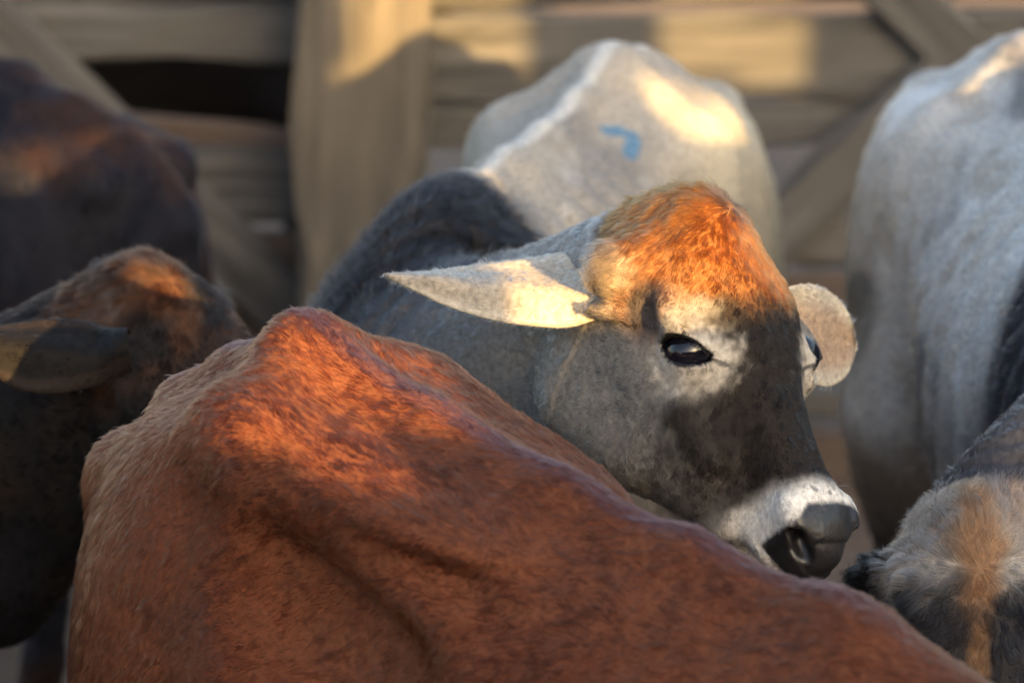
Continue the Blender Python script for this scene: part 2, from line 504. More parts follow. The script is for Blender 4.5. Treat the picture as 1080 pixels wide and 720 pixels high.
# ------------------------------------------------------------------ cattle
def head_prims(M):
    """M: 4x4 numpy, head frame -> cow frame. x along the face, y left, z out of the forehead"""
    R = M[:3, :3]; o = M[:3, 3]; hs = float(np.cbrt(abs(np.linalg.det(R))))
    def Ell(c, r, ax=None, k=.03, sub=False): return Ell_(c, np.array(r) * hs, ax, k * hs, sub)
    def Cone(a, b, ra, rb, k=.03, sub=False): return Cone_(a, b, ra * hs, rb * hs, k * hs, sub)
    p = lambda x, y, z: R @ np.array([x, y, z], float) + o
    up = R @ np.array([0, 0, 1.0])
    out = []
    rows = [(-.035, -.065, .050, .040, .05), (.02, -.070, .092, .066, .075), (.075, -.078, .110, .083, .08), (.135, -.085, .108, .088, .09),
            (.19, -.086, .088, .080, .092), (.245, -.088, .061, .066, .088), (.30, -.088, .049, .055, .076), (.35, -.086, .047, .047, .062),
            (.395, -.084, .045, .044, .052), (.420, -.084, .042, .036, .046), (.432, -.088, .035, .028, .040)]
    out.append(Loft([(*p(x, 0, z), w_ * hs, u * hs, d * hs) for x, z, w_, u, d in rows], up, 2.7, 2.2, k=.03, n=50))
    A = np.linalg.svd(R)[0] @ np.linalg.svd(R)[2]; A = A.T
    out.append(Ell(p(.0, 0, -.018), (.055, .042, .040), A, k=.045))                 # poll peak
    out.append(Ell(p(.085, 0, -.024), (.085, .080, .028), A, k=.04))                # domed forehead
    for s in (-1, 1):
        out.append(Ell(p(.125, s * .062, -.170), (.100, .032, .080), A, k=.045))     # cheek
        out.append(Cone(p(.09, s * .050, -.245), p(.34, s * .026, -.150), .042, .024, k=.05))   # jaw bar
        out.append(Ell(p(.135, s * .095, -.041), (.040, .020, .016), A, k=.020))    # brow
        out.append(Cone(p(.215, s * .076, -.090), p(.285, s * .052, -.098), .010, .007, k=.030)) # facial crest
        out.append(Ell(p(.095, s * .120, -.078), (.030, .020, .020), A, k=.03, sub=True))   # temple hollow
        out.append(Cone(p(.035, s * .080, -.070), p(.026, s * .104, -.076), .036, .028, k=.035))    # ear root
    out += [Ell(p(.215, s * .050, -.120), (.075, .030, .045), A, k=.045) for s in (-1, 1)]
    out.append(Ell(p(.395, 0, -.126), (.040, .040, .022), A, k=.02))                # chin
    out.append(Ell(p(.398, 0, -.082), (.042, .047, .041), A, k=.02))
    out.append(Ell(p(.424, 0, -.102), (.024, .036, .024), A, k=.02))                # upper lip                # muzzle
    out.append(Cone(p(.435, -.040, -.122), p(.435, .040, -.122), .0035, .0035, k=.006, sub=True))
    for s in (-1, 1):
        out.append(Cone(p(.432, s * .036, -.121), p(.345, s * .055, -.116), .0035, .002, k=.006, sub=True))   # mouth line
        out.append(Ell(p(.402, s * .040, -.062), (.022, .011, .012), A, k=.018))            # nostril wing
        # nostril: comma
        out.append(Ell(p(.440, s * .030, -.079), (.020, .010, .0090), A, k=.007, sub=True))
        out.append(Ell(p(.430, s * .040, -.070), (.018, .0085, .008), A, k=.007, sub=True))
        # eye: skin over the ball, then the almond opening and the fold above it
        e = p(*EYE_C(s))
        out.append(Ell(e, (.0345, .0345, .0345), A, k=.016))
        nrm, ax, up_ = eye_axes(s)
        out.append(Almond(M, s, hs))
        crease = [p(*(np.array(EYE_C(s)) + ax * (t * .036 + .004) + up_ * (.0235 * (1 - .45 * t * t)) + nrm * (.0335 - .018 * t * t))) for t in np.linspace(-.8, 1.1, 8)]
        for a, b in zip(crease[:-1], crease[1:]): out.append(Cone(a, b, .0016, .0016, k=.0045, sub=True))
    return out
def EYE_C(s): return (.170, s * .0710, -.055)
EYE_R = .0302
LID_W, LID_UP, LID_LO = .0300, .0150, .0150
def eye_axes(s):
    """outward normal, axis towards the inner corner, upward axis of the eye opening, head frame"""
    nrm = unit((.12, s * .93, .34))
    ax = unit(np.array([.66, 0, .60])); ax = unit(ax - nrm * (ax @ nrm))
    up = np.cross(nrm, ax)
    return nrm, ax, (up if up @ np.array([-.4, 0, .8]) > 0 else -up)
def lid_lines(u):
    t = np.clip(u / LID_W, -1.25, 1.35)
    hi = LID_UP * (1 - np.abs(t + .12) ** 2.4 * .92); lo = -LID_LO * (1 - np.abs(t) ** 2.2)
    return hi, lo - .0045 * np.clip(t, 0, 1.3)
class Almond:
    """the opening between the lids, as a short prism along the eye normal"""
    def __init__(s, M, side, hs):
        s.inv = np.linalg.inv(M); s.side = side; s.k = .0025 * hs; s.sub = True; s.hs = hs
        s.bc = (M @ np.array([*EYE_C(side), 1.0]))[:3]; s.br = .09 * hs
    def d(s, P):
        q = P @ s.inv[:3, :3].T + s.inv[:3, 3] - np.array(EYE_C(s.side))
        nrm, ax, up = eye_axes(s.side)
        u, v, h = q @ ax, q @ up, q @ nrm
        hi, lo = lid_lines(u)
        e = np.maximum(np.maximum(v - hi, lo - v) * .8, np.maximum(np.abs(u) - LID_W * 1.05, .008 - h))
        return e * s.hs
def cow_prims(sp):
    """body in the cow frame: x forward, y left, z up, origin on the ground under the hips"""
    k = sp.get('fat', 1.0); hook = sp.get('hook', .165)
    P = []
    rows = [(-.37, 0, .90, .07, .09, .14), (-.31, 0, .905, .135, .135, .22), (-.20, 0, .91, .185, .165, .26), (-.06, 0, .915, .195, .185, .28),
            (.06, 0, .905, .195, .190, .29), (.20, 0, .875, .205, .215, .30), (.36, 0, .85, .230, .245, .32), (.54, 0, .84, .225, .262, .33),
            (.70, 0, .85, .185, .262, .33), (.84, 0, .88, .140, .200, .28), (.93, 0, .88, .09, .13, .20)]
    P.append(Loft([(a, b, c, d * k, e, f) for a, b, c, d, e, f in rows], (0, 0, 1), 1.55, 2.3, k=.04))
    # spine ridge, raised sacrum
    top = [(-.36, .985), (-.28, 1.045), (-.17, 1.078), (-.05, 1.098), (.03, 1.100), (.14, 1.092), (.30, 1.092), (.46, 1.098), (.62, 1.108), (.76, 1.09)]
    for (a, b), (c, d) in zip(top[:-1], top[1:]):
        P.append(Cone((a, 0, b - .018), (c, 0, d - .018), .020, .020, k=.045))
    for s in (-1, 1):
        hx = sp.get('hookx', .02)
        hz = sp.get('hookz', 0.0)
        P.append(Ell((hx + .015, s * hook, 1.035 + hz), (.085, .034, .034), k=sp.get('hookk', .06)))                      # hook bone
        P.append(Cone((hx - .04, s * .03, 1.085), (hx, s * hook * .95, 1.04 + hz), .030, .030, k=.05))
        P.append(Cone((hx, s * hook, 1.03 + hz), (-.30, s * .095, .985), .030, .030, k=.06))        # hook to pin
        P.append(Ell((-.325, s * .085, .985), (.035, .03, .03), k=.04))
        P.append(Ell((-.14, s * .125, .74), (.195, .105, .27), k=.07))                       # thigh
        P.append(Cone((hx, s * hook, 1.0), (.02, s * (.185 + .02 * sp.get('fossa', 0)), .66), .035, .060, k=.05))          # front edge of the thigh
        fo = sp.get('fossa', 0.0)
        P.append(Ell((.155 + .02 * fo, s * (.235 - .025 * fo), 1.00 - .02 * fo), (.085 + .02 * fo, .060 + .02 * fo, .085 + .02 * fo), k=.06 - .02 * fo, sub=True))             # hollow of the flank
        if fo:
            P.append(Ell((.15, s * .080, 1.050), (.17, .100, .030), k=.04))                  # loin shelf
            P.append(Cone((hx + .02, s * (hook + .015), 1.035), (.27, s * .150, .985), .026, .012, k=.045))
            P.append(Ell((.115, s * .230, .935), (.080, .078, .070), k=.04, sub=True))
        # hind leg
        P.append(Cone((-.02, s * .15, .66), (-.23, s * .125, .47), .105, .058, k=.06))
        P.append(Cone((-.26, s * .125, .49), (-.215, s * .125, .20), .044, .030, k=.03))
        P.append(Cone((-.215, s * .125, .20), (-.19, s * .125, .10), .033, .036, k=.02))
        P.append(Cone((-.19, s * .125, .10), (-.155, s * .125, .045), .036, .044, k=.02))
        P.append(Ell((-.145, s * .125, .025), (.060, .046, .026), k=.01))
        # fore leg
        P.append(Ell((.72, s * .125, .80), (.105, .060, .21), k=.07))                        # shoulder
        P.append(Cone((.80, s * .14, .74), (.68, s * .14, .60), .075, .062, k=.06))
        P.append(Cone((.68, s * .14, .60), (.72, s * .135, .36), .058, .037, k=.04))
        P.append(Cone((.72, s * .135, .36), (.715, s * .135, .12), .036, .030, k=.02))
        P.append(Cone((.715, s * .135, .12), (.75, s * .135, .045), .036, .043, k=.02))
        P.append(Ell((.76, s * .135, .025), (.060, .046, .026), k=.01))
    if sp.get('hump', 0):
        h = sp['hump']
        P.append(Ell((.755, 0, 1.05 + .05 * h), (.125, .060, .07 + .06 * h), k=.05))
    # tail
    tl = sp.get('tail', [(-.36, 0, 1.00), (-.42, 0, .93), (-.44, 0, .80), (-.435, .01, .60), (-.43, .02, .42)])
    for i, (a, b) in enumerate(zip(tl[:-1], tl[1:])):
        P.append(Cone(a, b, .026 - .004 * i, .022 - .004 * i, k=.025))
    P.append(Cone(tl[-1], np.array(tl[-1]) - (0, 0, .16), .022, .034, k=.02))
    # neck: from the withers to the back of the skull
    M = sp['head']
    R, o = M[:3, :3], M[:3, 3]
    hp = lambda x, y, z: R @ np.array([x, y, z], float) + o
    n0 = np.array([.70, 0, .90]); n1 = np.array([.86, 0, .93]) + np.array(sp.get('n1', (0, 0, 0)))
    n3 = hp(.015, 0, -.10); n4 = hp(.075, 0, -.11)
    n2 = (n1 + n3) / 2 + np.array(sp.get('n2', (0, 0, .0)))
    ups = [(0, 0, 1), (0, 0, 1), unit(np.array([0, 0, 1.0]) + .4 * (R @ np.array([-.8, 0, .6]))), unit(R @ np.array([-.75, 0, .66])), unit(R @ np.array([-.6, 0, .8]))]
    P.append(Loft([(*n0, .17, .20, .26), (*n1, .135, .165, .22), (*n2, .105, .125, .165), (*n3, .092, .088, .150), (*n4, .080, .055, .120)], ups, 1.8, 2.0, k=.06, n=40))
    # dewlap
    dl = [n1 + (0.02, 0, -.22), n2 + (0, 0, -.17), n3 + (R @ np.array([.05, 0, -.09]))]
    dw = sp.get('dewlap', 0.0)
    for a, b in zip(dl[:-1], dl[1:]): P.append(Cone(a - np.array([0, 0, dw]), b - np.array([0, 0, dw * .8]), .040, .034, k=.07))
    if dw:
        for a, b in zip(dl[:-1], dl[1:]): P.append(Cone(a, b, .045, .040, k=.07))
    P += head_prims(M)
    return P

def ear_mesh(base, d, n, L, W, cup=.5, droop=0.0, thick=.006, twist=0.0, sharp=2.0):
    """leaf-shaped cupped ear; d along the ear, n normal of its open (inner) side"""
    d = unit(d); n = unit(np.array(n) - d * (np.array(n) @ d)); s = np.cross(n, d)
    nt_, nw = 26, 15
    outer, inner = [], []
    for i in range(nt_):
        t = i / (nt_ - 1)
        wv = W * (.66 + .34 * smooth(0, .35, t)) * (max(0, 1 - (max(0, t - .38) / .62) ** sharp)) ** .62 + .003
        wv *= .5
        roll = cup * (1 - .55 * t) * math.pi * .5 + (1 - smooth(0, .30, t)) * 1.2
        ca = twist * t
        n_, s_ = n * math.cos(ca) + s * math.sin(ca), s * math.cos(ca) - n * math.sin(ca)
        c = np.array(base) + d * (L * t) - np.array([0, 0, 1.0]) * droop * t * t * L + n_ * (.012 * math.sin(t * 3.1))
        for j in range(nw):
            u = j / (nw - 1) * 2 - 1
            a = u * roll
            r = wv / max(roll, .05)
            y = math.sin(a) * r; z = (1 - math.cos(a)) * r
            q = c + s_ * y + n_ * z
            nn = n_ * math.cos(a) - s_ * math.sin(a)
            th = thick * (1 - .5 * abs(u)) * (1 - .4 * t)
            inner.append(q + nn * th * .5); outer.append(q - nn * th * .5)
    V = np.array(inner + outer); N = nt_ * nw
    F = []
    for i in range(nt_ - 1):
        for j in range(nw - 1):
            a, b, c_, e = i * nw + j, i * nw + j + 1, (i + 1) * nw + j + 1, (i + 1) * nw + j
            F.append((a, e, c_, b)); F.append((N + a, N + b, N + c_, N + e))
    for i in range(nt_ - 1):
        for j in (0, nw - 1):
            a, b = i * nw + j, (i + 1) * nw + j
            F.append((a, N + a, N + b, b) if j == 0 else (a, b, N + b, N + a))
    for j in range(nw - 1):
        a = (nt_ - 1) * nw + j
        F.append((a, N + a, N + a + 1, a + 1))
    uu = np.abs(np.tile(np.linspace(-1, 1, nw), nt_)) * .4
    inn = np.concatenate([1 + uu, uu])
    tt = np.tile(np.repeat(np.linspace(0, 1, nt_), nw), 2)
    return V, np.array(F), inn, tt

def ear_outline(top, bot, bulge, inner_front, thick=.0065, roll=.010):
    """ear from its upper and lower edge (world points, root to tip); bulge: vector to the middle of the leaf"""
    nt_, nw = 30, 17
    T, B = catmull(top, nt_), catmull(bot, nt_)
    bul = np.array(bulge, float)
    fr, bk = [], []
    for i in range(nt_):
        t = i / (nt_ - 1); wd = np.linalg.norm(T[i] - B[i])
        f = min(1, wd / .045)
        for j in range(nw):
            u = j / (nw - 1)
            q = T[i] * (1 - u) + B[i] * u + bul * f * (math.sin(math.pi * u) ** .8) * (1 - .3 * t) * (1 + 1.3 * (1 - smooth(0, .30, t)))
            q = q + unit(bul) * .004 * f * math.sin(u * 9 + t * 5) * smooth(0, .3, 1 - t)
            e = bul / np.linalg.norm(bul) * thick * (.35 + .65 * math.sin(math.pi * u)) * .5
            side = 1 if inner_front else -1
            fr.append(q + e); bk.append(q - e)
    V = np.array(fr + bk); N = nt_ * nw
    F = []
    for i in range(nt_ - 1):
        for j in range(nw - 1):
            a, b, c_, e = i * nw + j, i * nw + j + 1, (i + 1) * nw + j + 1, (i + 1) * nw + j
            F.append((a, e, c_, b)); F.append((N + a, N + b, N + c_, N + e))
        for j in (0, nw - 1):
            a, b = i * nw + j, (i + 1) * nw + j
            F.append((a, N + a, N + b, b) if j == 0 else (a, b, N + b, N + a))
    for j in range(nw - 1):
        a = (nt_ - 1) * nw + j; F.append((a, N + a, N + a + 1, a + 1))
    uu = np.abs(np.tile(np.linspace(-1, 1, nw), nt_)) * .4
    inn = np.concatenate([uu + (1 if inner_front else 0), uu + (0 if inner_front else 1)])
    return V, np.array(F), inn, np.tile(np.repeat(np.linspace(0, 1, nt_), nw), 2)

HAIR_COUNT = [0]
def in_view(W, margin):
    x, y, d = to_px(W)
    return (x > -margin) & (x < 1080 + margin) & (y > -margin) & (y < 720 + margin)
def view_weight(W):
    """full hair density in the picture, thinning out beyond its edges"""
    x, y, d = to_px(W)
    o = np.maximum(np.maximum(-x, x - 1080), np.maximum(-y, y - 720))
    return 1 - .70 * smooth(30, 260, o) - .30 * smooth(260, 620, o)
def make_cow(name, label, sp):
    """sp: loc (ground point under the hips), yaw, head (world 4x4), colour(), hair list ..."""
    cy, sy = math.cos(sp['yaw']), math.sin(sp['yaw'])
    Rz = np.array([[cy, -sy, 0], [sy, cy, 0], [0, 0, 1.0]]); loc = np.array(sp['loc'], float); S = np.array(sp.get('scale', 1.0)) * np.array(sp.get('aspect', (1, 1, 1)))
    toC = lambda P: ((P - loc) @ Rz) / S
    toW = lambda P: (P * S) @ Rz.T + loc
    H = sp['head_world']; Mh = np.eye(4)
    Mh[:3, :3] = Rz.T @ H[:3, :3]; Mh[:3, 3] = toC(H[:3, 3][None])[0]
    Mh[:3, :3] = np.diag(1 / S) @ Mh[:3, :3] @ np.diag((sp.get('head_long', .885), sp.get('head_wide', 1.0), 1)) * sp.get('head_scale', .93)
    sp['head'] = Mh
    prims = cow_prims(sp)
    slope = sp.get('slope', 0.0)
    def fld(P):
        rear = sp.get('rear')
        if rear:
            P = P.copy(); xb = np.maximum(0, -.03 - P[:, 0]) * smooth(.2, .7, P[:, 2])
            P[:, 2] += xb * rear[0]; P[:, 0] -= xb * rear[1]
        if slope:
            P = P.copy(); P[:, 2] += slope * np.maximum(P[:, 0], -.05) * smooth(.1, .75, P[:, 2]) * smooth(1.2, .9, P[:, 0])
        return field_raw(prims, P)
    FIELD[0] = fld
    vox = sp.get('vox', .009)
    V, F = isomesh(prims, (-.56, -.62 if not sp.get('box') else sp['box'][0], -.03), (1.75, .62 if not sp.get('box') else sp['box'][1], 1.45), vox)
    V = project(prims, V, 1)
    hinv = np.linalg.inv(Mh)
    head_local = lambda P: P @ hinv[:3, :3].T + hinv[:3, 3]
    root = empty(name, tuple(loc), sp['yaw'])
    root.scale = tuple(S)
    tag(root, label, 'cattle', sp.get('group', 'cattle crowded in the corral'))
    me = bpy.data.meshes.new('body')
    bm = bmesh.new()
    vs = [bm.verts.new(v) for v in V]
    for f in F:
        try: bm.faces.new([vs[i] for i in f])
        except ValueError: pass
    if sp.get('fine'):
        for rep in range(sp['fine']):
            bm.verts.ensure_lookup_table()
            P = np.array([v.co[:] for v in bm.verts]); hl = head_local(P)
            if rep == 0: msk = (hl[:, 0] > -.08) & (hl[:, 0] < .50) & (np.abs(hl[:, 1]) < .16) & (hl[:, 2] > -.25) & (hl[:, 2] < .06)
            else:
                e = np.minimum(np.linalg.norm(hl - np.array(EYE_C(-1)), axis=1), np.linalg.norm(hl - np.array(EYE_C(1)), axis=1))
                msk = (e < .048) | ((hl[:, 0] > .375) & (hl[:, 0] < .5) & (np.abs(hl[:, 1]) < .1) & (hl[:, 2] > -.18) & (hl[:, 2] < .06))
            edges = [e for e in bm.edges if msk[e.verts[0].index] and msk[e.verts[1].index]]
            bmesh.ops.subdivide_edges(bm, edges=edges, cuts=1, use_grid_fill=True)
            bm.verts.index_update()
        P = np.array([v.co[:] for v in bm.verts]); hl = head_local(P)
        m = (hl[:, 0] > -.1) & (hl[:, 0] < .5) & (np.abs(hl[:, 1]) < .17) & (hl[:, 2] > -.27)
        P[m] = project(prims, P[m], 3)
        for v, p in zip(bm.verts, P): v.co = p
    # fine relief along the normal
    bm.normal_update()
    P = np.array([v.co[:] for v in bm.verts]); Nn = np.array([v.normal[:] for v in bm.verts])
    disp = sp['relief'](P, head_local(P)) if 'relief' in sp else np.zeros(len(P))
    P = P + Nn * disp[:, None]
    for v, p in zip(bm.verts, P): v.co = p
    bmesh.ops.recalc_face_normals(bm, faces=bm.faces)
    bm.to_mesh(me); bm.free()
    nb = len(me.vertices)
    Vb = np.empty(nb * 3); me.vertices.foreach_get('co', Vb); Vb = Vb.reshape(-1, 3)
    polys = [tuple(p.vertices) for p in me.polygons]
    inn = np.zeros(nb); eart = np.full(nb, -1.0)
    Vs, Fs, I_, T_ = [Vb], list(polys), [inn], [eart]
    off = nb
    for e in sp.get('ears', []):
        v, f, i_, t_ = ear_mesh(*e) if not isinstance(e, dict) else ear_outline(**e)
        v = toC(v)
        Vs.append(v); Fs += [tuple(q + off) for q in f]; I_.append(i_); T_.append(t_); off += len(v)
    bpy.data.meshes.remove(me)
    Vall = np.vstack(Vs); inn = np.concatenate(I_); eart = np.concatenate(T_)
    o = mesh_obj('body', Vall, Fs, SKIN, root)
    me = o.data
    Nv = np.empty(len(Vall) * 3); me.vertices.foreach_get('normal', Nv); Nv = Nv.reshape(-1, 3)
    hl = head_local(Vall)
    C, wet, hlen, hden = sp['colour'](Vall, hl, Nv, inn, eart)
    ca = me.attributes.new('coat', 'FLOAT_COLOR', 'POINT'); ca.data.foreach_set('color', np.hstack([C, np.ones((len(C), 1))]).astype(np.float32).ravel())
    wa = me.attributes.new('wet', 'FLOAT', 'POINT'); wa.data.foreach_set('value', wet.astype(np.float32))
    # eyes
    if sp.get('eyes', True):
        for s in (-1, 1):
            c = (Mh[:3, :3] @ np.array(EYE_C(s))) + Mh[:3, 3]
            bm = bmesh.new(); bmesh.ops.create_uvsphere(bm, u_segments=32, v_segments=20, radius=EYE_R)
            bmesh.ops.transform(bm, matrix=Matrix([list(map(float, r)) for r in Mh[:3, :3]]).to_4x4(), verts=bm.verts)
            m2 = bpy.data.meshes.new('eye'); bm.to_mesh(m2); bm.free(); m2.materials.append(EYE)
            m2.polygons.foreach_set('use_smooth', [True] * len(m2.polygons))
            eo = bpy.data.objects.new('eye', m2); col.objects.link(eo); eo.parent = root; eo.location = c
    if sp.get('lashes'):
        r = np.random.default_rng(4); pts = []
        for s in (-1,):
            nrm, ax, up = eye_axes(s); c = np.array(EYE_C(s))
            for q in range(90):
                u = r.uniform(-1.0, .95) * LID_W; hi, lo = lid_lines(np.array([u])); low = q % 4 == 3
                v = (lo[0] - .001) if low else hi[0] + .0005
                b0 = c + ax * u + up * v + nrm * math.sqrt(max(.0335 ** 2 - u * u - v * v, 1e-5))
                ln = (.005 if low else .012) * r.uniform(.7, 1.1)
                d0 = unit(nrm * .9 + up * (-.55 if low else -.35) + ax * (u / LID_W * .35) + r.normal(0, .10, 3)); d1 = unit(d0 + up * (.0 if low else .7))
                pts += [b0, b0 + d0 * ln * .5, b0 + d0 * ln * .5 + d1 * ln * .5]
        pts = np.array(pts) @ Mh[:3, :3].T + Mh[:3, 3]
        hc = bpy.data.hair_curves.new('eyelashes'); hc.add_curves([3] * (len(pts) // 3))
        hc.attributes['position'].data.foreach_set('vector', pts.astype(np.float32).ravel())
        ra = hc.attributes.get('radius') or hc.attributes.new('radius', 'FLOAT', 'POINT')
        ra.data.foreach_set('value', np.tile([.00032, .00026, .00006], len(pts) // 3).astype(np.float32))
        hc.materials.append(LASH); lo_ = bpy.data.objects.new('eyelashes', hc); col.objects.link(lo_); lo_.parent = root
    # coat hair
    if sp.get('strands'):
        grow(root, o, Vall, Nv, C, hlen, hden, hl, sp, toW, Mh)
    return root
FIELD = [None]
field_raw = field
def field(prims, P):
    return FIELD[0](P)

def clump_of(P, g):
    """nearest jittered cell point (tuft centre) and a few random numbers per tuft"""
    best = np.full(len(P), 9e9); G = P.copy(); hid = np.zeros(len(P), np.int64)
    base = np.floor(P / g).astype(np.int64)
    for dx in (-1, 0, 1):
        for dy in (-1, 0, 1):
            for dz in (-1, 0, 1):
                c = base + np.array([dx, dy, dz])
                h = _perm[(_perm[(_perm[c[:, 0] & 511] + c[:, 1]) & 511] + c[:, 2]) & 511]
                h2 = _perm[(h + c[:, 0] * 7 + 3) & 511]; h3 = _perm[(h2 + c[:, 2] * 5 + 11) & 511]
                q = (c + np.stack([_val[h], _val[h2], _val[h3]], 1)) * g
                d = ((P - q) ** 2).sum(1); m = d < best
                best[m] = d[m]; G[m] = q[m]; hid[m] = (h * 3 + h2 * 5 + h3 * 7)[m]
    r = lambda k: _val[(hid + k * 131) & 511]
    return G, r
def grow(root, o, V, Nv, C, hlen, hden, hl, sp, toW, Mh):
    me = o.data
    me.calc_loop_triangles()
    T = np.empty(len(me.loop_triangles) * 3, np.int32); me.loop_triangles.foreach_get('vertices', T); T = T.reshape(-1, 3)
    a, b, c = V[T[:, 0]], V[T[:, 1]], V[T[:, 2]]
    n = np.cross(b - a, c - a); area = np.linalg.norm(n, axis=1) / 2
    n = n / (2 * area[:, None] + 1e-12)
    ctr = toW((a + b + c) / 3)
    cyaw = sp['yaw']; Rz = np.array([[math.cos(cyaw), -math.sin(cyaw), 0], [math.sin(cyaw), math.cos(cyaw), 0], [0, 0, 1.0]])
    nw = (n / np.array(root.scale)) @ Rz.T; nw /= np.linalg.norm(nw, axis=1)[:, None] + 1e-12
    view = CAMP - ctr; view /= np.linalg.norm(view, axis=1)[:, None]
    wgt = area * hden[T].mean(1) * ((nw * view).sum(1) > -.45) * view_weight(ctr)
    if sp.get('hair_mask') is not None: wgt = wgt * sp['hair_mask'](ctr)
    N = sp['strands']; r = np.random.default_rng(sp.get('seed', 1))
    N = int(min(N, wgt.sum() * sp.get('maxden', 3e6)))
    t = r.choice(len(T), N, p=wgt / wgt.sum())
    u = r.random(N); v = r.random(N); fl = u + v > 1; u[fl], v[fl] = 1 - u[fl], 1 - v[fl]
    w0 = 1 - u - v
    bary = lambda A: A[T[t, 0]] * w0[:, None] + A[T[t, 1]] * u[:, None] + A[T[t, 2]] * v[:, None]
    P = bary(V); Nn = bary(Nv); Nn /= np.linalg.norm(Nn, axis=1)[:, None] + 1e-9
    Cc = bary(C); L = bary(hlen[:, None])[:, 0]; HL = bary(hl)
    D = sp['flow'](P, HL, Mh)
    Du = D - Nn * (D * Nn).sum(1)[:, None]; Du /= np.linalg.norm(Du, axis=1)[:, None] + 1e-9
    Pc = P - np.array(sp.get('streak_at', (.15, 0, 1.0)))
    Q = Pc - Du * ((Pc * Du).sum(1) * .86)[:, None]
    streak = .6 * vnoise(Q, sp.get('streak', .005), 91) + .4 * vnoise(Q, sp.get('streak', .005) * 2.3, 93)
    # tufts: neighbouring hairs lean alike
    ts = sp.get('tuft', .012)
    J = np.stack([fbm(P, ts, 11 + k, 2) for k in range(3)], 1) * sp.get('tuft_amt', .55) + np.stack([fbm(P, .07, 31 + k, 2) for k in range(3)], 1) * .45
    D = D + J + r.normal(0, .16, (N, 3))
    D = D - Nn * (D * Nn).sum(1)[:, None]; D /= np.linalg.norm(D, axis=1)[:, None] + 1e-9
    lift = sp.get('lift', .34) * (1 + .5 * fbm(P, ts * 1.3, 51, 2)) + r.normal(0, .07, N)
    L = L * r.uniform(.6, 1.15, N) * (1 + .35 * fbm(P, ts * 1.5, 61, 2))
    cs = np.array(sp.get('stretch', (.55, 1, .7)))
    G, rc = clump_of((P + .3 * ts * np.stack([fbm(P, ts, 81 + k, 1) for k in range(3)], 1)) * cs, ts)
    G = G / cs
    pull = G - P; pull -= Nn * (pull * Nn).sum(1)[:, None]
    pull *= np.minimum(1, ts / (np.linalg.norm(pull, axis=1) + 1e-9))[:, None] * sp.get('clump', .6)
    lift = lift * (.55 + .9 * rc(1)) * (1 + .5 * streak); L = L * (.75 + .5 * rc(2))
    if sp.get('whiskers'):
        wk = (HL[:, 0] > .33) & (HL[:, 0] < .44) & (HL[:, 2] < -.055) & (np.abs(HL[:, 1]) < .08) & (r.random(N) < .012)
        L = np.where(wk, r.uniform(.012, .028, N), L); lift = np.where(wk, 1.1, lift); pull[wk] = 0
    K = 5
    pts = np.empty((N, K, 3))
    s = np.linspace(0, 1, K)
    for k in range(K):
        up_ = lift * (s[k] * (1 - .5 * s[k])) * 1.5
        pts[:, k] = P - Nn * .0006 + D * (L * s[k])[:, None] + Nn * (L * up_)[:, None] + pull * (s[k] ** 1.3)
    hc = bpy.data.hair_curves.new('coat_hair')
    hc.add_curves([K] * N)
    hc.attributes['position'].data.foreach_set('vector', pts.astype(np.float32).ravel())
    ra = hc.attributes.get('radius') or hc.attributes.new('radius', 'FLOAT', 'POINT')
    W = sp.get('width', .00022)
    ra.data.foreach_set('value', (W * np.array([1, .95, .85, .6, .12])[None] * r.uniform(.7, 1.3, N)[:, None]).astype(np.float32).ravel())
    ca_ = sp.get('clump_tone', .44)
    tone = np.clip((1 - ca_ / 2 + ca_ * rc(3)) * (1 + .15 * fbm(P, .03, 71, 2) + sp.get('streak_amt', .25) * streak) + r.normal(0, .24, N), .25, 2.0)  # random strand tone, plus shading between tufts painted as darker streaks
    Cs = np.clip(Cc * tone[:, None], .004, .85)
    at_ = hc.attributes.new('strand', 'FLOAT_COLOR', 'CURVE')
    at_.data.foreach_set('color', np.hstack([Cs, np.ones((N, 1))]).astype(np.float32).ravel())
    hc.materials.append(HAIR)
    ho = bpy.data.objects.new('coat_hair', hc); col.objects.link(ho); ho.parent = root
    HAIR_COUNT[0] += N

